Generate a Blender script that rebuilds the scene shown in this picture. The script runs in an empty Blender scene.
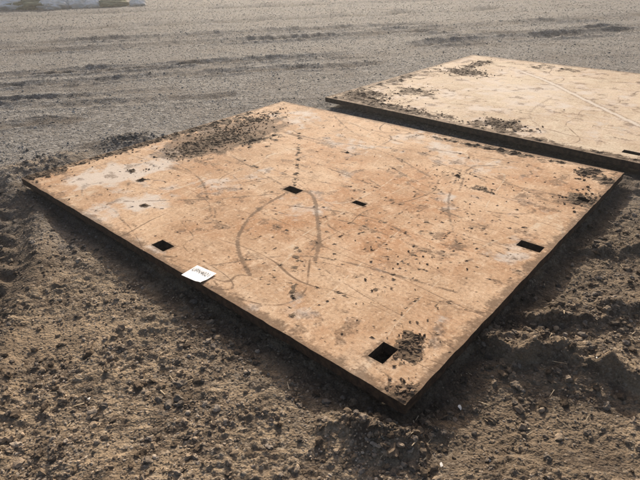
import bpy, math, numpy as np
from mathutils import Vector, Matrix
rng=np.random.default_rng(7)
C=bpy.context.scene.collection
# ---------------------------------------------------------------- noise
_p=rng.permutation(512).astype(np.int64); _g=rng.uniform(0,2*math.pi,512)
def perlin(x,y,seed=0):
    xi=np.floor(x).astype(np.int64); yi=np.floor(y).astype(np.int64); xf=x-xi; yf=y-yi
    def g(ix,iy,dx,dy):
        h=_p[(_p[(ix+seed*37)&511]+iy)&511]; a=_g[h]; return np.cos(a)*dx+np.sin(a)*dy
    u=xf*xf*xf*(xf*(xf*6-15)+10); v=yf*yf*yf*(yf*(yf*6-15)+10)
    a=g(xi,yi,xf,yf); b=g(xi+1,yi,xf-1,yf); c=g(xi,yi+1,xf,yf-1); d=g(xi+1,yi+1,xf-1,yf-1)
    return ((a*(1-u)+b*u)*(1-v)+(c*(1-u)+d*u)*v)*1.5
def fbm(x,y,o=4,seed=0,gain=.5):
    r=0;a=1.;n=0
    for i in range(o):
        r=r+a*perlin(x*(2.03**i)+i*17.3,y*(2.03**i)-i*9.1,seed+i);n+=a;a*=gain
    return r/n
def sst(a,b,x):
    t=np.clip((x-a)/(b-a),0,1);return t*t*(3-2*t)
def seg(x,y,pts):
    """distance to a polyline"""
    d=np.full(np.shape(x),1e9)
    for (ax,ay),(bx,by) in zip(pts[:-1],pts[1:]):
        vx,vy=bx-ax,by-ay;t=np.clip(((x-ax)*vx+(y-ay)*vy)/(vx*vx+vy*vy),0,1)
        d=np.minimum(d,np.hypot(x-ax-t*vx,y-ay-t*vy))
    return d
def smooth_line(pts,n=12):
    P=np.array([pts[0]]+list(pts)+[pts[-1]],float);o=[]
    for i in range(1,len(P)-2):
        for t in np.linspace(0,1,n,endpoint=False):
            a,b,c,d=P[i-1:i+3];o.append(.5*((2*b)+(-a+c)*t+(2*a-5*b+4*c-d)*t*t+(-a+3*b-3*c+d)*t**3))
    o.append(P[-2]);return [tuple(q) for q in o]
# ---------------------------------------------------------------- mesh helper
def mesh_np(name,V,F,mats=(),smooth=False,attrs=None,matidx=None):
    me=bpy.data.meshes.new(name);k=F.shape[1]
    me.vertices.add(len(V));me.vertices.foreach_set('co',V.astype(np.float32).ravel())
    me.loops.add(F.size);me.loops.foreach_set('vertex_index',F.astype(np.int32).ravel())
    me.polygons.add(len(F));me.polygons.foreach_set('loop_start',np.arange(0,F.size,k,dtype=np.int32))
    me.polygons.foreach_set('loop_total',np.full(len(F),k,dtype=np.int32))
    me.update(calc_edges=True)
    me.polygons.foreach_set('use_smooth',np.full(len(F),smooth))
    for m in mats: me.materials.append(m)
    if matidx is not None: me.polygons.foreach_set('material_index',matidx.astype(np.int32))
    for an,arr in (attrs or {}).items():
        at=me.attributes.new(an,'FLOAT_COLOR','POINT')
        c=np.ones((len(V),4),np.float32);c[:,:arr.shape[1]]=arr;at.data.foreach_set('color',c.ravel())
    me.update()
    ob=bpy.data.objects.new(name,me);C.objects.link(ob);return ob
# ---------------------------------------------------------------- node helper
class NT:
    def __init__(s,name):
        s.m=bpy.data.materials.new(name);s.m.use_nodes=True;s.t=s.m.node_tree;s.n=s.t.nodes;s.l=s.t.links
        s.b=s.n['Principled BSDF'];s.co=s.n.new('ShaderNodeTexCoord').outputs['Object']
    def set(s,sock,v):
        if isinstance(v,bpy.types.NodeSocket): s.l.new(v,sock)
        elif v is not None:
            if isinstance(v,tuple) and len(v)==3 and sock.type=='RGBA': v=(*v,1)
            sock.default_value=v
    def attr(s,name):
        n=s.n.new('ShaderNodeAttribute');n.attribute_name=name
        q=s.n.new('ShaderNodeSeparateColor');s.l.new(n.outputs['Color'],q.inputs[0]);return n.outputs['Color'],q.outputs
    def noise(s,sc,det=4,rough=.55,vec=None,dist=0):
        n=s.n.new('ShaderNodeTexNoise');s.l.new(vec or s.co,n.inputs['Vector']);n.inputs['Scale'].default_value=sc
        n.inputs['Detail'].default_value=det;n.inputs['Roughness'].default_value=rough;n.inputs['Distortion'].default_value=dist;return n.outputs['Fac']
    def vor(s,sc,out='Distance',feat='F1',vec=None):
        n=s.n.new('ShaderNodeTexVoronoi');n.feature=feat;s.l.new(vec or s.co,n.inputs['Vector']);n.inputs['Scale'].default_value=sc;return n.outputs[out]
    def math(s,op,a,b=0.,c=None,clamp=False):
        n=s.n.new('ShaderNodeMath');n.operation=op;n.use_clamp=clamp;s.set(n.inputs[0],a);s.set(n.inputs[1],b)
        if c is not None:s.set(n.inputs[2],c)
        return n.outputs[0]
    def ramp(s,f,a,b,lo=0.,hi=1.):
        n=s.n.new('ShaderNodeMapRange');n.interpolation_type='SMOOTHSTEP';s.set(n.inputs[0],f)
        n.inputs[1].default_value=a;n.inputs[2].default_value=b;n.inputs[3].default_value=lo;n.inputs[4].default_value=hi;return n.outputs[0]
    def mix(s,f,a,b,bt='MIX'):
        n=s.n.new('ShaderNodeMix');n.data_type='RGBA';n.blend_type=bt;s.set(n.inputs[0],f);s.set(n.inputs[6],a);s.set(n.inputs[7],b);return n.outputs[2]
    def map(s,sc=(1,1,1),rot=(0,0,0),loc=(0,0,0)):
        n=s.n.new('ShaderNodeMapping');s.l.new(s.co,n.inputs[0]);n.inputs['Scale'].default_value=sc;n.inputs['Rotation'].default_value=rot;n.inputs['Location'].default_value=loc;return n.outputs[0]
    def bump(s,h,strength,dist,prev=None):
        n=s.n.new('ShaderNodeBump');s.set(n.inputs['Height'],h);n.inputs['Strength'].default_value=strength;n.inputs['Distance'].default_value=dist
        if prev is not None:s.l.new(prev,n.inputs['Normal'])
        return n.outputs[0]
    def done(s,col,rough,normal=None,spec=.5):
        s.set(s.b.inputs['Base Color'],col);s.set(s.b.inputs['Roughness'],rough);s.b.inputs['Specular IOR Level'].default_value=spec
        if normal is not None:s.l.new(normal,s.b.inputs['Normal'])
        return s.m
# ---------------------------------------------------------------- layout
ZT=0.115; CAMH=1.545+ZT
AN=math.radians(-42.565);E1=np.array([math.cos(AN),math.sin(AN)]);E2=np.array([-E1[1],E1[0]]);A=np.array([-2.429,3.925])
L1,W1=3.72,3.015
def uv(x,y):
    return (x-A[0])*E1[0]+(y-A[1])*E1[1],(x-A[0])*E2[0]+(y-A[1])*E2[1]
def wxy(u,v): return A[0]+u*E1[0]+v*E2[0],A[1]+u*E1[1]+v*E2[1]
R2=math.radians(-2.4);P2o=(0.29,3.45);L2,W2=6.1,3.51
def uv2(x,y):
    u,v=uv(x,y);u=u-P2o[0];v=v-P2o[1];return u*math.cos(R2)+v*math.sin(R2),-u*math.sin(R2)+v*math.cos(R2)
def rect_in(u,v,L,W): # signed distance, negative inside
    return np.maximum(np.maximum(-u,u-L),np.maximum(-v,v-W))
# ---------------------------------------------------------------- ground
RUTS=[(-9,7.4,1,8.9,.14,.045),(-9,8.2,.5,9.8,.16,.05),(-9,6.2,-1.2,7.0,.12,.03),(-12,10.5,3,12.6,.22,.055),(-12,11.8,3,13.9,.22,.055),(-4.6,8.9,-1.4,9.6,.12,.045),(2.0,10.6,9,12.2,.22,.055),(-7,5.1,-2.9,6.0,.12,.025),(1.5,12.6,9,14.5,.25,.06),(-14,14,6,17,.3,.07),(-16,19,10,21,.4,.08),(-6,6.9,-2,7.4,.1,.03),(3,11.5,9,12.6,.15,.05)]
def zones(x,y):
    n=fbm(x*.5,y*.5,3,40);n2=fbm(x*1.7,y*1.7,3,44)
    brown=sst(5.4,2.4,y+n*1.8)
    # moist dark earth: left tyre track and plate gap (both partly painted shade), disturbed soil right of the plates
    damp_shade=sst(.42,.12,seg(x,y,[(-3.2,4.3),(-2.35,3.3),(-2.0,2.6),(-1.85,2.0),(-1.5,1.3)])+n2*.3)*.8
    damp_shade=np.maximum(damp_shade,sst(.3,.05,seg(x,y,[wxy(.3,3.25),wxy(4.2,3.2)])+n2*.15)*.85)
    damp_shade=np.maximum(damp_shade,sst(.5,.1,seg(x,y,[wxy(3.9,.1),wxy(4.0,1.7),wxy(4.1,3.4)])+n2*.3)*.55)
    damp_shade=np.maximum(damp_shade,sst(.14,.02,seg(x,y,[wxy(3.78,.0),wxy(3.78,3.0)])+n2*.1)*.95)  # shade band painted into the soil beside the right plate edge
    damp_shade=np.maximum(damp_shade,sst(.20,.03,seg(x,y,[wxy(-.05,-.02),wxy(3.7,-.05)])+n2*.14)*.8)  # plate shadow darkened into the ground colour along the near-left edge
    damp_shade=np.maximum(damp_shade,sst(.3,.1,seg(x,y,[(-2.2,5.0),(-1.9,5.15)])+n2*.2)*.7)
    damp_shade=np.maximum(damp_shade,sst(.05,.45,fbm(x*2.6,y*2.6,4,48))*.65*brown)
    damp_shade=np.maximum(damp_shade,sst(.1,.5,fbm(x*.35+y*.1,y*1.3,4,49))*.5*(1-brown))
    for (ax,ay,bx,by,w,d) in RUTS:
        damp_shade=np.maximum(damp_shade,sst(w*1.5,w*.3,seg(x,y,[(ax,ay),(bx,by)])+n2*.25)*(.3+.5*sst(-.2,.3,fbm(x*1.1,y*1.1,3,47))))
    pale=sst(.2,.06,seg(x,y,[(-1.5,1.95),(-1.2,2.05)])+n2*.15)
    pale=np.maximum(pale,sst(.13,.05,seg(x,y,[(.55,1.42),(.9,1.40),(1.4,1.2)])+n2*.08)*.6)
    pale=np.maximum(pale,sst(.12,.5,fbm(x*2.1+9,y*2.1,4,52))*.75*brown)
    pale=np.maximum(pale,sst(.3,.1,np.hypot(x+2.62,y-4.35)+n2*.15)*.6)
    return brown,damp_shade,pale
def height(x,y):
    brown,damp_shade,pale=zones(x,y)
    rough=(.35+.65*sst(6.5,3.0,y))*(1-.6*sst(.5,1,pale))
    var=.45+1.1*sst(-.25,.35,fbm(x*1.6,y*1.6,3,33))
    h=.014*fbm(x*.7,y*.7,3,1)
    h=h+rough*(.024*fbm(x*3.1,y*3.1,3,5)+.018*np.abs(fbm(x*9,y*9,3,9))+var*(.015*np.maximum(fbm(x*22,y*22,3,13),-.1)+.011*np.maximum(fbm(x*45,y*45,2,17),-.15)))
    h=h+(1-rough)*(.006*fbm(x*18,y*18,3,21)+.012*fbm(x*5,y*5,3,25))
    # old wheel ruts across the yard
    for (ax,ay,bx,by,w,d) in RUTS:
        dx,dy=bx-ax,by-ay;Ln=math.hypot(dx,dy);t=((x-ax)*dx+(y-ay)*dy)/Ln;s=((x-ax)*-dy+(y-ay)*dx)/Ln+.25*fbm(t*.35,t*0+ay,2,60)
        m=sst(-.5,.5,t)*sst(Ln+.5,Ln-.5,t)*(.3+1.0*np.clip(fbm(t*.8,s*.0+by,2,61)+.35,0,1))
        h=h+m*(-d*np.exp(-(s/w)**2)+d*.8*np.exp(-((np.abs(s)-w*1.7)/(w*.5))**2)*(1+1.*fbm(t*5,s*5,3,62)))
        h=h+m*np.exp(-(s/w)**2)*.012*np.sin(t*26+s*12)
    # tyre track on the left with lug marks
    d=seg(x,y,[(-3.4,4.4),(-2.35,3.3),(-2.05,2.6),(-1.95,2.0),(-1.6,1.2)])
    h=h-.045*sst(.28,.12,d)+.03*np.exp(-((d-.33)/.07)**2)+sst(.2,.12,d)*.02*np.sin(y*38+x*14)*(.7+fbm(x*4,y*4,2,66))
    # churned ridges to the right of the near corner
    nn=.09*fbm(x*4,y*4,4,70)
    def step(pts,hh,wid):
        xs=np.array([p[0] for p in pts]);ys=np.array([p[1] for p in pts]);yl=np.interp(x,xs,ys)+nn
        s=y-yl;e=sst(xs[0]-.15,xs[0]+.1,x)*sst(xs[-1]+.3,xs[-1],x)
        return hh*e*np.where(s>0,np.exp(-(s/wid)**2),np.exp(-(s/.035)**2))*(1+1.2*fbm(x*9,y*9,4,72))
    h=h+step([(.58,1.80),(.75,1.84),(1.05,1.78),(1.4,1.58),(2.2,1.35)],.065,.10)
    h=h+step([(.95,2.05),(1.3,2.02),(1.6,2.08),(2.3,2.25)],.05,.10)
    h=h+step([(1.35,2.75),(1.8,2.65),(2.6,2.8)],.04,.15)
    h=h-.03*sst(.3,.1,seg(x,y,[(.5,1.45),(.95,1.42),(1.6,1.2)]))
    # heaped soil at plate corners
    for cx,cy,r,a in [(.18,1.36,.09,.085),(.31,1.33,.07,.08),(.42,1.40,.07,.06),(.05,1.42,.10,.04),(-2.62,4.32,.24,.07),(-2.4,4.62,.2,.05),(-2.02,5.06,.18,.06),(-1.82,5.22,.18,.05),(2.35,3.6,.25,.05),(.55,1.62,.1,.03)]:
        h=h+a*np.exp(-((x-cx)**2+(y-cy)**2)/r**2)*(1+.7*fbm(x*11,y*11,3,80))
    # keep clear under the plates
    for (uu,vv,L,W) in [(*uv(x,y),L1,W1),(*uv2(x,y),L2,W2)]:
        sd=rect_in(uu,vv,L,W)
        k=sst(.012,-.012,sd);h=h*(1-k)+np.minimum(h,.03)*k
        h=h-.018*np.exp(-(sd/.10)**2)*(sd>0)
    return h
def axis(lo,hi,f):
    o=[0.];x=0.
    while x<hi: x+=f(x);o.append(x)
    q=[];x=0.
    while x>lo: x-=f(x);q.append(x)
    return np.array(q[::-1]+o)
X=axis(-160,160,lambda x:max(.0095,.0095*(abs(x)-.8)) if abs(x)<12 else abs(x)*.06)
Y=[-30,-20,-12,-7,-4,-2,-1,-.5,0,.3,.5,.7,.8];y=.8
while y<420:
    y+=max(.0075,.0042*y) if y<14 else y*.02
    Y.append(y)
Y=np.array(Y)
gx,gy=np.meshgrid(X,Y);gz=height(gx,gy)
nx,ny=len(X),len(Y);print('ground',nx,ny)
idx=np.arange(nx*ny).reshape(ny,nx)
F=np.stack([idx[:-1,:-1],idx[:-1,1:],idx[1:,1:],idx[1:,:-1]],-1).reshape(-1,4)
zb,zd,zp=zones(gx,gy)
# --- ground material
t=NT('gravel_soil');_,z=t.attr('zone')
v1=t.vor(85,'Color');v1d=t.vor(85);v2=t.vor(34,'Color');v2d=t.vor(34)
sp=t.n.new('ShaderNodeSeparateColor');t.l.new(v1,sp.inputs[0]);sp2=t.n.new('ShaderNodeSeparateColor');t.l.new(v2,sp2.inputs[0])
big=t.noise(.9,6,.65);mid=t.noise(7,6,.7);fine=t.noise(130,3,.6);far=t.noise(16,3,.7,vec=t.map((1,1.6,1)))
grey=t.mix(sp.outputs[0],(.165,.161,.157),(.43,.42,.405));soil=t.mix(t.ramp(mid,.38,.62),(.115,.083,.056),(.335,.255,.172))
soil=t.mix(t.ramp(sp.outputs[1],.72,.95,0,.6),soil,(.46,.38,.29))
grey=t.mix(t.ramp(sp2.outputs[0],.70,.9,0,.8),grey,(.50,.485,.465))
grey=t.mix(t.ramp(sp2.outputs[1],.70,.9,0,.7),grey,(.12,.113,.107))
grey=t.mix(t.ramp(big,.45,.62,0,.35),grey,(.25,.215,.185))
grey=t.mix(t.ramp(mid,.42,.62,0,.45),grey,(.12,.112,.104))
grey=t.mix(t.ramp(far,.40,.56,.6,0),grey,(.08,.075,.068))
col=t.mix(t.math('MULTIPLY',z[0],.9),grey,soil)
col=t.mix(t.math('MULTIPLY',z[2],.55),col,(.39,.295,.20))
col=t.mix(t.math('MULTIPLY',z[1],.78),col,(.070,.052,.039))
col=t.mix(.75,col,t.mix(t.ramp(fine,.25,.75),(.45,.45,.45),(1,1,1)),'MULTIPLY')
hh=t.math('ADD',t.math('MULTIPLY',t.math('SUBTRACT',1,v1d),.5),t.math('ADD',t.math('MULTIPLY',t.math('SUBTRACT',1,v2d),.7),t.math('ADD',t.math('MULTIPLY',fine,.5),t.math('MULTIPLY',far,.8))))
m_ground=t.done(col,.95,t.bump(hh,.9,.014),.15)
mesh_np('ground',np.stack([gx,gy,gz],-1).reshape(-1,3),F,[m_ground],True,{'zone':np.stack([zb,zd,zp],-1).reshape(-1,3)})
# ---------------------------------------------------------------- steel plates
def blob(u,v,cu,cv,ru,rv,a=0.):
    c,s=math.cos(a),math.sin(a);x=(u-cu)*c+(v-cv)*s;y=-(u-cu)*s+(v-cv)*c
    return np.exp(-(x/ru)**2-(y/rv)**2)
def plate(name,L,W,st,holes,masks,mats,origin,ang,warp_seed):
    nu,nv=int(round(L/st))+1,int(round(W/st))+1
    U,V=np.meshgrid(np.linspace(0,L,nu),np.linspace(0,W,nv),indexing='ij')
    dirt,white,scuff,rust=masks(U,V)
    z=.004*fbm(U*.6,V*.6,2,warp_seed)+.0008*fbm(U*6,V*6,3,warp_seed+3)
    lump=np.clip(fbm(U*14,V*14,3,warp_seed+6)*1.6+.35,0,1.3)
    dz=sst(.45,1.,dirt)*.018*lump
    edge=np.minimum(np.minimum(U,L-U),np.minimum(V,W-V));dz=dz*sst(0,.02,edge)
    # slightly ragged outline
    rag=.006*fbm(U*7,V*7,3,warp_seed+8)
    Ux=U+np.where((U<1e-6)|(U>L-1e-6),rag,0);Vx=V+np.where((V<1e-6)|(V>W-1e-6),rag,0)
    top=np.stack([Ux,Vx,z+dz],-1).reshape(-1,3);bot=np.stack([Ux,Vx,z-.055],-1).reshape(-1,3)
    idx=np.arange(nu*nv).reshape(nu,nv);keep=np.ones((nu-1,nv-1),bool)
    cu=(np.arange(nu-1)+.5)*L/(nu-1);cv=(np.arange(nv-1)+.5)*W/(nv-1)
    for (hu,hv,a,b) in holes:
        keep&=~((np.abs(cu-hu)[:,None]<a/2)&(np.abs(cv-hv)[None,:]<b/2))
    T=np.stack([idx[:-1,:-1],idx[1:,:-1],idx[1:,1:],idx[:-1,1:]],-1)[keep]
    n0=nu*nv;B=T[:,::-1]+n0
    kp=np.pad(keep,1);S=[]
    a,b,c,d=idx[:-1,:-1],idx[1:,:-1],idx[1:,1:],idx[:-1,1:]
    for (p,q,sh) in [(a,b,kp[1:-1,:-2]),(b,c,kp[2:,1:-1]),(c,d,kp[1:-1,2:]),(d,a,kp[:-2,1:-1])]:
        m=keep&~sh;pp,qq=p[m],q[m];S.append(np.stack([pp,pp+n0,qq+n0,qq],-1))
    S=np.concatenate(S)
    F=np.concatenate([T,B,S]);mi=np.concatenate([np.zeros(len(T)),np.ones(len(B)+len(S))])
    m4=np.stack([dirt,white,scuff],-1).reshape(-1,3);m5=np.stack([rust,rust,rust],-1).reshape(-1,3)
    ob=mesh_np(name,np.concatenate([top,bot]),F,mats,False,{'mask':np.concatenate([m4,m4]),'mask2':np.concatenate([m5,m5])},mi)
    ob.location=(origin[0],origin[1],ZT);ob.rotation_euler=(0,0,ang);return ob
H1=[(1.93,1.21,.14,.08),(2.46,1.33,.10,.05),(1.89,.11,.13,.08),(3.61,1.49,.14,.08),(3.48,.185,.08,.12),(3.64,2.33,.08,.06)]
arcs=[smooth_line([(1.93,1.15),(1.98,.8),(2.13,.52),(2.29,.37),(2.55,.23)]),smooth_line([(1.95,1.24),(2.12,1.22),(2.4,.96),(2.6,.75),(2.73,.57)])]
thin=[smooth_line([(.9,2.9),(1.6,2.5),(2.6,2.45),(3.4,2.2)]),smooth_line([(1.9,.9),(2.6,1.2),(3.0,1.15)]),[(2.9,1.6),(3.3,1.55)],[(2.2,2.05),(2.45,1.95)],[(2.75,2.35),(2.9,1.95)],smooth_line([(.6,1.0),(1.2,.9),(1.8,.55)]),[(1.4,1.75),(2.3,1.65)],smooth_line([(.3,2.6),(1.1,2.2),(1.9,2.3),(2.6,2.05)]),smooth_line([(2.3,.15),(2.7,.6),(3.5,.8)]),[(2.25,1.72),(2.4,1.66)],[(1.67,2.09),(1.77,2.07)],smooth_line([(1.2,2.8),(2.0,2.6),(3.0,2.75)]),smooth_line([(2.6,2.7),(2.9,1.8),(3.3,1.2)]),[(2.5,2.35),(2.95,2.25)],smooth_line([(1.5,1.0),(1.7,1.35),(2.2,1.5)]),[(1.0,1.4),(1.9,1.2)],smooth_line([(1.1,.3),(1.6,.75),(1.9,1.1)])]
def masks1(u,v):
    n=fbm(u*3,v*3,4,100);n2=fbm(u*9,v*9,4,110);n3=fbm(u*28,v*28,3,115);nb=fbm(u*1.3,v*1.3,3,118)
    d=.85*blob(u,v,.52,1.62,.24,.36)+.65*blob(u,v,.58,1.25,.14,.18)+.6*blob(u,v,.33,2.3,.13,.32)+.45*blob(u,v,.85,1.9,.15,.25)
    d=d+1.0*blob(u,v,3.50,2.88,.07,.10)+1.0*blob(u,v,3.64,2.78,.07,.10)+1.1*blob(u,v,3.62,2.33,.10,.10)+1.4*blob(u,v,3.545,.285,.05,.09,.3)
    d=d+.9*blob(u,v,.05,.9,.07,.6)+1.0*blob(u,v,.03,.12,.12,.18)+.6*blob(u,v,2.9,2.95,.5,.05)+.7*blob(u,v,.1,1.9,.1,.6)
    d=d+.6*blob(u,v,2.75,2.2,.12,.05)+.5*blob(u,v,3.0,2.1,.1,.05)+.5*blob(u,v,2.4,2.9,.6,.05)+.6*blob(u,v,.85,.62,.05,.04)
    d=d+1.0*blob(u,v,3.68,0.04,.08,.07)+.9*blob(u,v,1.72,2.08,.06,.02)+.9*blob(u,v,1.28,.35,.04,.025)+1.1*blob(u,v,.59,.65,.05,.03)+1.0*blob(u,v,1.35,1.35,.05,.02)
    d=np.clip(d+n2*.8*(d>.02)+n3*.7*sst(.05,.4,d),0,1.4)
    # faint specks of soil in the open
    d=np.maximum(d,.66*sst(.38,.58,n3+.25*n2+.15*blob(u,v,3.0,1.2,.6,.8)))
    # broken line of splats crossing the plate
    s=seg(u,v,[(.95,2.31),(1.6,1.6),(1.9,1.25)]);s2=seg(u,v,[(2.49,.68),(2.75,.38),(3.0,.09)])
    d=np.maximum(d,.70*sst(.05,.01,np.minimum(s,s2)+np.abs(n2)*.06)*sst(-.1,.2,n2+n3*.6))
    w=.95*blob(u,v,.47,.44,.17,.30)+.6*blob(u,v,.7,.75,.1,.3)+.9*blob(u,v,1.25,.36,.18,.12)+.8*blob(u,v,.55,1.15,.10,.20)+.6*blob(u,v,.6,2.75,.22,.2)+.5*blob(u,v,.9,2.3,.06,.3)+.7*blob(u,v,1.86,.06,.16,.05)+.5*blob(u,v,1.6,2.3,.5,.25)+.5*blob(u,v,.4,1.6,.4,.9)+.35*blob(u,v,2.8,2.6,.6,.2)+.3*blob(u,v,3.2,1.9,.4,.5)+.35*blob(u,v,.9,.5,.5,.4)
    w=np.clip(w+n*.6*sst(.05,.5,w)+n2*.6*sst(.05,.5,w),0,1)
    w=np.maximum(w,.6*sst(.0,.5,nb+.5*n+.3*n2))
    sc=0*u
    for k,a in enumerate(arcs): sc=np.maximum(sc,sst(.021,.005,seg(u,v,a)+n2*.006)*(.85+.8*n2))
    for a in thin: sc=np.maximum(sc,sst(.016,.003,seg(u,v,a)+n2*.006)*(.62+1.1*n2))
    sc=np.maximum(sc,.6*sst(.07,0,np.abs(seg(u,v,smooth_line([(0,1.9),(1.2,1.5),(2.4,1.75),(3.7,1.6)]))+n*.05))*sst(.05,.4,n2+n))
    sc=np.maximum(sc,.55*sst(.12,.5,n2+.6*n))
    for (hu,hv,a,b) in H1:
        e=np.maximum(np.abs(u-hu)-a/2,np.abs(v-hv)-b/2);sc=np.maximum(sc,.6*sst(.035,.0,e+.03*n2))
    # grime around the piles and towards outer edges
    sc=np.maximum(sc,.85*sst(.08,.4,blob(u,v,.5,1.7,.33,.65)+n2*.5)*sst(.1,.4,blob(u,v,.5,1.7,.4,.7)))
    ed=np.minimum(np.minimum(u,L1-u),np.minimum(v,W1-v));sc=np.maximum(sc,.8*sst(.08,.0,ed+n2*.07))
    r=.9*blob(u,v,2.6,1.7,.5,.4)+.8*blob(u,v,2.9,1.0,.5,.3)+.5*blob(u,v,1.2,.8,.4,.3)+.5*blob(u,v,1.5,2.0,.4,.3)+.6*blob(u,v,3.2,2.3,.2,.5)+.6*blob(u,v,2.2,.9,.3,.5)
    r=np.clip(r+n*1.0+.12,0,1)
    return np.clip(d,0,1),np.clip(w,0,1),np.clip(sc,0,1),r
H2=[(3.35,.22,.14,.08),(.5,.3,.12,.06)]
def masks2(u,v):
    n=fbm(u*2.4,v*2.4,4,200);n2=fbm(u*7,v*7,4,210);n3=fbm(u*20,v*20,3,215)
    d=.95*blob(u,v,.6,2.25,.30,.22)+.9*blob(u,v,.45,2.9,.12,.35)+.9*blob(u,v,.3,.35,.35,.25)+.85*blob(u,v,1.0,.12,.7,.12)+1.0*blob(u,v,2.15,.28,.22,.16)+.6*blob(u,v,.15,1.3,.15,.8)+.6*blob(u,v,.7,.9,.3,.25)+.5*blob(u,v,1.4,3.2,.5,.2)+.6*blob(u,v,3.0,.06,.9,.06)
    d=np.clip(d+n2*.8*(d>.02)+n3*.7*sst(.05,.4,d),0,1)
    w=np.clip(.4+.4*blob(u,v,1.6,1.6,1.0,.9)+n*.9,0,1)
    sc=.45*sst(.03,.008,seg(u,v,smooth_line([(2.6,.3),(2.2,.8),(2.1,1.6)])))
    sc=np.maximum(sc,.6*sst(.05,.5,n2+.5*n))
    for a in [smooth_line([(.8,1.8),(2,1.5),(3.4,1.9)]),smooth_line([(.6,3.),(1.9,2.4),(3.4,2.6)]),[(1.2,.6),(2.6,1.1)]]: sc=np.maximum(sc,sst(.03,.005,seg(u,v,a)+n2*.02)*(.4+n2))
    ed=np.minimum(np.minimum(u,L2-u),np.minimum(v,W2-v));sc=np.maximum(sc,.8*sst(.12,.0,ed+n2*.1))
    wl=seg(u,v,smooth_line([(1.2,2.75),(1.75,2.35),(2.4,1.75),(3.3,.95),(3.9,.5)]))
    w=np.where(wl<.022,1.,w*.8);d=np.where(wl<.022,d*.3,d);sc=np.where(wl<.022,0,sc);sc=np.maximum(sc,.6*sst(.07,.03,wl)*(wl>.022))
    r=np.clip(.35+n*.9,0,1)
    return d,w,np.clip(sc,0,1),r
def steel(name,base_a,base_b,dust,wfac,k=1.):
    t=NT(name);_,m=t.attr('mask');_,m2=t.attr('mask2')
    big=t.noise(1.1,7,.68,dist=.4);mid=t.noise(5,8,.75,dist=.3);mid2=t.noise(11,7,.78,vec=t.map(loc=(5,3,1)));fine=t.noise(55,4,.7);spk=t.noise(220,2,.6)
    st=t.noise(1.6,7,.74,vec=t.map((.6,4,1),(0,0,.35)));st2=t.noise(1.6,7,.74,vec=t.map((4,.7,1),(0,0,-.2)))
    c=t.mix(t.ramp(big,.40,.60),base_a,base_b)
    c=t.mix(t.ramp(st,.50,.64,0,.35),c,dust);c=t.mix(t.ramp(st2,.52,.66,0,.35),c,dust)
    c=t.mix(t.math('MULTIPLY',t.ramp(mid,.36,.58),t.math('MULTIPLY',m2[0],.8*k)),c,(.41,.195,.082))
    c=t.mix(t.ramp(mid,.52,.70,0,.65*k),c,tuple(x*.52 for x in base_a))
    c=t.mix(t.ramp(mid2,.53,.70,0,.7*k),c,tuple(x*.47 for x in base_a))
    c=t.mix(t.ramp(mid2,.46,.34,0,.55),c,tuple(x*1.12 for x in dust))
    c=t.mix(t.ramp(fine,.54,.66,0,.6),c,(.17,.108,.070))
    c=t.mix(t.ramp(fine,.46,.34,0,.5),c,tuple(x*1.12 for x in dust))
    # fine curved scratches: thin iso-lines of slow noises
    def scr(sc,vec,wd,colr,f,mk):
        nn=t.noise(sc,1.,.4,vec=vec);a=t.math('ABSOLUTE',t.math('SUBTRACT',nn,.5))
        q=t.ramp(a,wd,wd*.3);q=t.math('MULTIPLY',q,t.ramp(mk,.44,.56,0,f));return t.mix(q,c,colr)
    c=scr(1.0,t.map((.6,2.6,1),(0,0,.5)),.006,(.13,.08,.05),.8,mid2)
    c=scr(.8,t.map((2.8,.6,1),(0,0,.2),(3,7,0)),.005,(.66,.56,.44),.55,mid2)
    c=scr(1.2,t.map((.5,2.8,1),(0,0,-.3),(8,1,0)),.006,(.14,.085,.05),.8,st)
    c=scr(.8,t.map((1,1,1),(0,0,0),(1,17,0)),.0035,(.14,.085,.05),.85,st2)
    wm=t.ramp(t.math('ADD',t.math('MULTIPLY',m[1],wfac),t.math('MULTIPLY',t.math('SUBTRACT',mid,.5),2.0)),.25,.8)
    wm=t.math('MULTIPLY',wm,t.ramp(m[1],.02,.3))
    c=t.mix(t.math('MULTIPLY',wm,.8),c,(.60,.55,.50))
    sm=t.ramp(t.math('ADD',m[2],t.math('MULTIPLY',t.math('SUBTRACT',fine,.5),1.4)),.15,.75)
    sm=t.math('MULTIPLY',sm,t.ramp(m[2],.02,.2));c=t.mix(t.math('MULTIPLY',sm,.75),c,(.12,.077,.05))
    dm=t.ramp(t.math('ADD',m[0],t.math('MULTIPLY',t.math('SUBTRACT',fine,.5),1.3)),.34,.52);dm=t.math('MULTIPLY',dm,t.ramp(m[0],.02,.15))
    c=t.mix(dm,c,t.mix(t.ramp(fine,.3,.7),(.068,.046,.031),(.165,.115,.075)))
    c=t.mix(.6,c,t.mix(t.ramp(spk,.35,.65),(.62,.62,.62),(1,1,1)),'MULTIPLY')
    b=t.bump(t.math('ADD',t.math('MULTIPLY',mid2,.7),t.math('ADD',t.math('MULTIPLY',fine,.45),t.math('MULTIPLY',dm,2.2))),.6,.006)
    return t.done(c,.85,b,.15)
m_s1=steel('rusty_steel',(.43,.275,.165),(.57,.40,.265),(.67,.53,.395),.95)
m_s2=steel('dusty_steel',(.47,.38,.28),(.58,.49,.38),(.66,.58,.47),.85,.85)
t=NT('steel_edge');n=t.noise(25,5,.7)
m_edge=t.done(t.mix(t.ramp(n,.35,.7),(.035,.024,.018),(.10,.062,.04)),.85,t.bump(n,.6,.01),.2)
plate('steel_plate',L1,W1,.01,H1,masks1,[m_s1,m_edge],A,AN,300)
o2=wxy(*P2o);plate('steel_plate.001',L2,W2,.02,H2,masks2,[m_s2,m_edge],o2,AN+R2,330)
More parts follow.
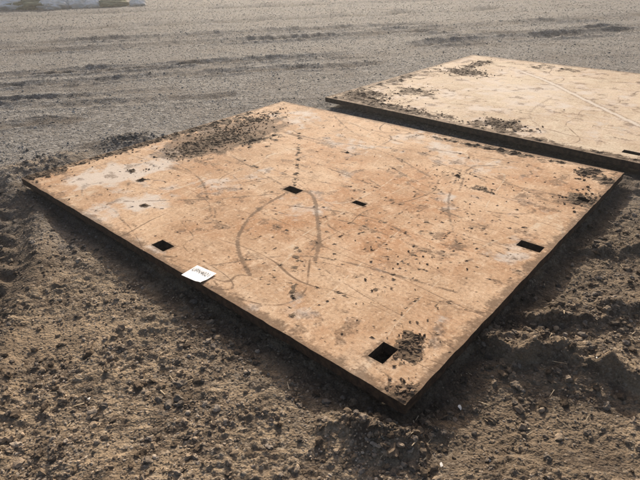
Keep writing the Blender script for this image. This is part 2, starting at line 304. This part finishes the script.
# ---------------------------------------------------------------- rocks
def ico(sub):
    import bmesh
    bm=bmesh.new();bmesh.ops.create_icosphere(bm,subdivisions=sub,radius=1);V=np.array([v.co[:] for v in bm.verts]);F=np.array([[v.index for v in f.verts] for f in bm.faces]);bm.free();return V,F
def rocks(name,P,size,col,mat,sub=1,jit=.25,flat=(.45,.8),smooth=False,embed=.25):
    N=len(P);V0,F0=ico(sub);K=12
    var=[]
    for k in range(K):
        r=1+jit*rng.uniform(-1,1,len(V0)) if sub==1 else 1+jit*(fbm(V0[:,0]*1.3+k*7,V0[:,1]*1.3+V0[:,2]*1.7,3,k)*2)+.06*rng.uniform(-1,1,len(V0))
        var.append(V0*r[:,None])
    var=np.array(var)[rng.integers(0,K,N)]
    sc=np.stack([rng.uniform(.8,1.3,N),rng.uniform(.6,1.0,N),rng.uniform(*flat,N)],-1)*size[:,None]
    var=var*sc[:,None,:]
    tl=rng.normal(0,.3,N);ct,s_=np.cos(tl)[:,None],np.sin(tl)[:,None]
    x,yy,zz=var[...,0],var[...,1]*ct-var[...,2]*s_,var[...,1]*s_+var[...,2]*ct
    a=rng.uniform(0,6.283,N);ca,sa=np.cos(a)[:,None],np.sin(a)[:,None]
    V=np.stack([x*ca-yy*sa,x*sa+yy*ca,zz],-1)+P[:,None,:]
    V[...,2]+=(sc[:,2]*(1-2*embed))[:,None]
    F=F0[None]+(np.arange(N)*len(V0))[:,None,None]
    cc=np.repeat(col,len(V0),0)
    return mesh_np(name,V.reshape(-1,3),F.reshape(-1,3),[mat],smooth,{'tint':cc})
t=NT('stone');c,_=t.attr('tint');n=t.noise(160,3,.6)
m_stone=t.done(t.mix(.6,c,t.mix(t.ramp(n,.3,.7),(.6,.58,.55),(1,1,1)),'MULTIPLY'),.88,t.bump(n,.5,.003),.3)
def scatter(N,y0,y1,pw,patch=0.):
    # more stones near, thinning with distance
    r=rng.uniform(0,1,N);y=(y0**pw+r*(y1**pw-y0**pw))**(1/pw);x=rng.uniform(-1,1,N)*(.78*y+.9)
    k=np.ones(N,bool)
    if patch: k=rng.uniform(0,1,N)<np.clip(.5+patch*fbm(x*2.2,y*2.2,3,90),.05,1)
    k&=rect_in(*uv(x,y),L1,W1)>.005;k&=rect_in(*uv2(x,y),L2,W2)>.005
    x,y=x[k],y[k];return np.stack([x,y,height(x,y)],-1)
def tints(P,hi=1.):
    N=len(P);b,d,p=zones(P[:,0],P[:,1])
    g=rng.uniform(0,1,(N,1))**1.2
    grey=np.array([.17,.166,.160])+g*np.array([.36,.35,.335]);br=np.array([.13,.095,.066])+g*np.array([.36,.285,.205])
    m=(b*rng.uniform(.6,1.35,N)).clip(0,1)[:,None];c=grey*(1-m)+br*m;return c*(1-.55*d[:,None])*hi
P=scatter(135000,.95,26,.45,.9)
rocks('fine_gravel',P,rng.uniform(.0026,.0060,len(P))*(1+.13*P[:,1]),tints(P),m_stone,flat=(.35,.6),embed=.32)
P=scatter(9000,.95,14,.5,1.3);P=P[(P[:,1]<5)|(rng.uniform(0,1,len(P))<.4)]
s=.0045+.010*rng.uniform(0,1,len(P))**2.8;rocks('loose_stones',P,s*(1+.05*P[:,1]),tints(P,.95),m_stone,2,.28)
# earth clods
P=scatter(6500,.95,5,.6,1.9)
t=NT('earth_clod');c,_=t.attr('tint');n=t.noise(70,4,.65)
m_clod=t.done(t.mix(.7,c,t.mix(t.ramp(n,.3,.7),(.55,.52,.5),(1,1,1)),'MULTIPLY'),.95,t.bump(n,.8,.006),.2)
cx=[];cs=[]
for (x0,y0,r,k,sz) in [(.20,1.35,.10,80,.015),(.34,1.34,.08,55,.015),(.26,1.34,.1,4,.028),(.45,1.5,.12,25,.016),(-2.55,4.4,.3,110,.014),(-2.0,5.07,.25,130,.015),(.8,1.84,.25,70,.018),(1.3,1.85,.4,90,.018),(-1.3,1.7,.4,45,.018),(-.5,1.4,.6,60,.016),(1.9,3.0,.5,80,.018),(.9,5.2,.5,60,.016),(1.3,2.3,.5,80,.018)]:
    q=rng.normal(0,1,(k,2))*r*.55+np.array([x0,y0]);cx.append(q);cs.append(sz*rng.uniform(.3,1.1,k)**1.4)
q=np.concatenate(cx);cs=np.concatenate(cs);k=(rect_in(*uv(q[:,0],q[:,1]),L1,W1)>.01)&(rect_in(*uv2(q[:,0],q[:,1]),L2,W2)>.01);q=q[k];cs=cs[k]
P=np.concatenate([P,np.column_stack([q,height(q[:,0],q[:,1])])]);s=np.concatenate([.005+.016*rng.uniform(0,1,len(P)-len(q))**2.2,cs])
rocks('earth_clods',P,s,tints(P,.8),m_clod,2,.5,(.45,.8),embed=.34)
# crumbs of dirt lying on the plates
U=[];S=[]
def crumbs(cu,cv,su,sv,n,sz):
    a=rng.normal(cu,su,n);b=rng.normal(cv,sv,n);U.append(np.stack([a,b],-1));S.append(sz*rng.uniform(.2,1.,n)**2.5)
for a in [(.54,1.6,.15,.27,750,.012),(.33,2.3,.09,.25,300,.010),(.6,1.25,.1,.12,200,.010),(3.5,2.85,.05,.08,110,.011),(3.62,2.35,.06,.09,90,.012),(3.54,.29,.04,.06,120,.009),(3.3,.45,.15,.2,30,.007),(3.0,.9,.22,.12,26,.007),(2.75,2.2,.2,.1,40,.007),(3.1,2.1,.15,.2,24,.007),(2.2,2.4,.5,.3,24,.006),(.06,.9,.05,.5,200,.011),(.05,.1,.07,.1,90,.014),(1.9,1.5,1.,.9,100,.004),(1.2,.5,.5,.3,20,.005),(.5,.5,.3,.3,20,.006),(3.3,1.5,.2,.3,10,.006),(.7,.75,.03,.03,12,.008),(3.68,.04,.04,.04,60,.014),(.59,.65,.03,.02,25,.007)]: crumbs(*a)
Ua=np.concatenate(U);Sa=np.concatenate(S);k=(rect_in(Ua[:,0],Ua[:,1],L1,W1)<-.008)
for (hu,hv,a,b) in H1:k&=~((np.abs(Ua[:,0]-hu)<a/2+.005)&(np.abs(Ua[:,1]-hv)<b/2+.005))
Ua=Ua[k];Sa=Sa[k];x,y=wxy(Ua[:,0],Ua[:,1])
U=[];S=[]
for a in [(.6,2.25,.2,.15,320,.012),(.4,.35,.22,.15,350,.012),(1.1,.15,.4,.07,260,.012),(2.15,.28,.13,.1,240,.013),(.45,2.9,.08,.25,120,.012),(.7,.9,.25,.25,120,.010),(2.,1.6,1.2,1.,50,.007)]: crumbs(*a)
Ub=np.concatenate(U);Sb=np.concatenate(S);k=rect_in(Ub[:,0],Ub[:,1],L2,W2)<-.01;Ub=Ub[k];Sb=Sb[k]
c_,s_=math.cos(R2),math.sin(R2);x2,y2=wxy(P2o[0]+Ub[:,0]*c_-Ub[:,1]*s_,P2o[1]+Ub[:,0]*s_+Ub[:,1]*c_)
P=np.column_stack([np.concatenate([x,x2]),np.concatenate([y,y2]),np.full(len(x)+len(x2),ZT+.001)])
S=np.concatenate([Sa,Sb])+.0012
g=rng.uniform(0,1,(len(P),1));rocks('dirt_crumbs',P,S,np.array([.085,.058,.040])+g*np.array([.15,.108,.074]),m_clod,2,.45,(.25,.5),embed=.2)
# ---------------------------------------------------------------- straw and litter
N=1600;P=scatter(N,.95,5,.8,1.5);P=P[(P[:,1]<3.6)&((P[:,0]>.3)|(rng.uniform(0,1,len(P))<.35))]
N=len(P);Ls=.012+.045*rng.uniform(0,1,N)**2;w=rng.uniform(.001,.003,N);a=rng.uniform(0,6.28,N);tz=rng.normal(0,.18,N)
box=np.array([[i,j,k] for i in(-.5,.5) for j in(-.5,.5) for k in(-.5,.5)],float)
BF=np.array([[0,1,3,2],[4,6,7,5],[0,4,5,1],[2,3,7,6],[0,2,6,4],[1,5,7,3]])
V=box[None]*np.stack([Ls,w*2,w*.7],-1)[:,None,:];V[:,4:,1]*=.4;xx=V[...,0];V[...,2]+=xx*np.tan(tz)[:,None]
ca,sa=np.cos(a)[:,None],np.sin(a)[:,None];V=np.stack([xx*ca-V[...,1]*sa,xx*sa+V[...,1]*ca,V[...,2]],-1)+P[:,None,:];V[...,2]+=.006
t=NT('dry_straw');m_straw=t.done(t.mix(t.noise(40),(.36,.27,.17),(.56,.46,.32)),.85)
mesh_np('straw_debris',V.reshape(-1,3),(BF[None]+(np.arange(N)*8)[:,None,None]).reshape(-1,4),[m_straw])
# ---------------------------------------------------------------- paper label
t=NT('label_paper');m_paper=t.done(t.mix(t.ramp(t.noise(30,3),.3,.7),(.80,.82,.85),(.86,.88,.9)),.6)
t=NT('label_ink');m_ink=t.done((.02,.02,.025),.6)
gu,gv=np.meshgrid(np.linspace(0,.155,17),np.linspace(0,.118,13),indexing='ij')
gzz=.0025+.002*np.clip(perlin(gu*18,gv*18,5),0,1)+.008*np.exp(-((gu-.155)**2+gv**2)/.0009)
i=np.arange(17*13).reshape(17,13);F=np.stack([i[:-1,:-1],i[1:,:-1],i[1:,1:],i[:-1,1:]],-1).reshape(-1,4)
lab=mesh_np('paper_label',np.stack([gu-.0775,gv-.059,gzz],-1).reshape(-1,3),F,[m_paper],True)
x,y=wxy(2.335,.048);lab.location=(x,y,ZT+.005);lab.rotation_euler=(0,0,AN+math.radians(6))
def text(body,size,loc,nm,off=.0,sp=1.):
    cu=bpy.data.curves.new(nm,'FONT');cu.body=body;cu.size=size;cu.align_x='CENTER';cu.align_y='CENTER';cu.offset=off;cu.extrude=.0002;cu.space_character=sp
    o=bpy.data.objects.new(nm,cu);cu.materials.append(m_ink);C.objects.link(o);o.parent=lab;o.location=loc;return o
tx=text('UPN4021',.031,(-.002,.018,.0052),'lettering_number',.0,1.12);tx.scale=(1,1.5,1)
# ---------------------------------------------------------------- white bags, upper left
t=NT('white_plastic');m_bag=t.done(t.mix(t.noise(3,4),(.72,.74,.77),(.86,.87,.89)),.45)
t=NT('rubble_dark');m_rub=t.done(t.mix(t.noise(6,4),(.10,.12,.06),(.26,.27,.17)),.9)
for j,(bx,by,bw,bh,m,nm) in enumerate([(-10.1,22.0,.55,.30,m_bag,'plastic_sack'),(-9.2,22.3,.5,.26,m_bag,'plastic_sack'),(-11.6,22.4,.7,.34,m_bag,'plastic_sack'),(-7.9,22.3,.6,.16,m_rub,'rubble_heap'),(-10.7,22.6,1.3,.3,m_rub,'rubble_heap'),(-6.9,22.2,.3,.16,m_bag,'plastic_sack'),(-8.6,22.1,.3,.2,m_bag,'plastic_sack'),(-12.6,22.6,.6,.34,m_bag,'plastic_sack')]):
    V,F=ico(5);r=1+.45*fbm(V[:,0]*1.7+j*9,V[:,1]*1.7+V[:,2]*2,4,j+5)+.22*np.abs(fbm(V[:,0]*4+j*3,V[:,2]*4+V[:,1]*3,3,j+9))
    V=V*r[:,None]*np.array([bw,bw*.7,bh]);V[:,2]=np.maximum(V[:,2]+bh*.6,-.05);o=mesh_np(nm,V,F,[m],True);o.location=(bx,by,0)
# small white scraps near the corner
t=NT('scrap_paper');m_sc=t.done((.7,.68,.64),.7)
sx=np.array([[.57,1.52],[.42,1.22],[.60,1.24],[-1.02,1.6],[1.22,1.7]]);P=np.column_stack([sx,height(sx[:,0],sx[:,1])])
rocks('paper_scraps',P,np.array([.014,.011,.010,.009,.01]),np.ones((5,3)),m_sc,1,.4,(.12,.25),embed=-.2)
# ---------------------------------------------------------------- haze volume added over the yard to veil it and lift the darks
import bmesh
bm=bmesh.new();bmesh.ops.create_cube(bm,size=1);bmesh.ops.scale(bm,vec=(300,300,3.6),verts=bm.verts);bmesh.ops.translate(bm,vec=(0,100,1.5),verts=bm.verts)
me=bpy.data.meshes.new('veil_haze');bm.to_mesh(me);bm.free();hz=bpy.data.objects.new('veil_haze',me);C.objects.link(hz)
hm=bpy.data.materials.new('veil_air');hm.use_nodes=True;hn=hm.node_tree;hn.nodes.remove(hn.nodes['Principled BSDF'])
vs_=hn.nodes.new('ShaderNodeVolumeScatter');vs_.inputs['Density'].default_value=.0032;vs_.inputs['Anisotropy'].default_value=.6;vs_.inputs['Color'].default_value=(.93,.96,1,1)
hn.links.new(vs_.outputs[0],hn.nodes['Material Output'].inputs['Volume']);me.materials.append(hm)
# ---------------------------------------------------------------- camera
f=510.47;pi=math.radians(29.459);ro=math.radians(-1.826)
Fv=Vector((0,math.cos(pi),-math.sin(pi)));U0=Vector((0,math.sin(pi),math.cos(pi)));R0=Vector((1,0,0))
c,s=math.cos(ro),math.sin(ro);Uc=c*U0-s*R0;Rc=c*R0+s*U0
M=Matrix((Rc,Uc,-Fv)).transposed().to_4x4();M.translation=(0,0,CAMH)
cd=bpy.data.cameras.new('camera');cam=bpy.data.objects.new('camera',cd);C.objects.link(cam);cam.matrix_world=M
cd.sensor_width=36;cd.lens=f/640*36;cd.clip_start=.05;cd.clip_end=1500;bpy.context.scene.camera=cam
# ---------------------------------------------------------------- light
EL=math.radians(26);AZ=math.radians(4)
sd=Vector((math.sin(AZ)*math.cos(EL),math.cos(AZ)*math.cos(EL),math.sin(EL)))
sl=bpy.data.lights.new('sun','SUN');sl.energy=5;sl.angle=math.radians(.5);sl.color=(1,.91,.78)
so=bpy.data.objects.new('sun',sl);so.rotation_euler=(-sd).to_track_quat('-Z','Y').to_euler();C.objects.link(so)
w=bpy.data.worlds.new('World');bpy.context.scene.world=w;w.use_nodes=True;nt=w.node_tree
sky=nt.nodes.new('ShaderNodeTexSky');sky.sky_type='NISHITA';sky.sun_disc=False;sky.sun_elevation=EL;sky.sun_rotation=AZ;sky.dust_density=6
bg=nt.nodes['Background'];bg.inputs[1].default_value=.15
mx=nt.nodes.new('ShaderNodeMix');mx.data_type='RGBA';mx.blend_type='MULTIPLY';mx.inputs[0].default_value=1;mx.inputs[7].default_value=(1.15,1.07,1.0,1)
nt.links.new(sky.outputs[0],mx.inputs[6]);nt.links.new(mx.outputs[2],bg.inputs[0])
vs=bpy.context.scene.view_settings;vs.view_transform='Standard';vs.look='None';vs.exposure=0
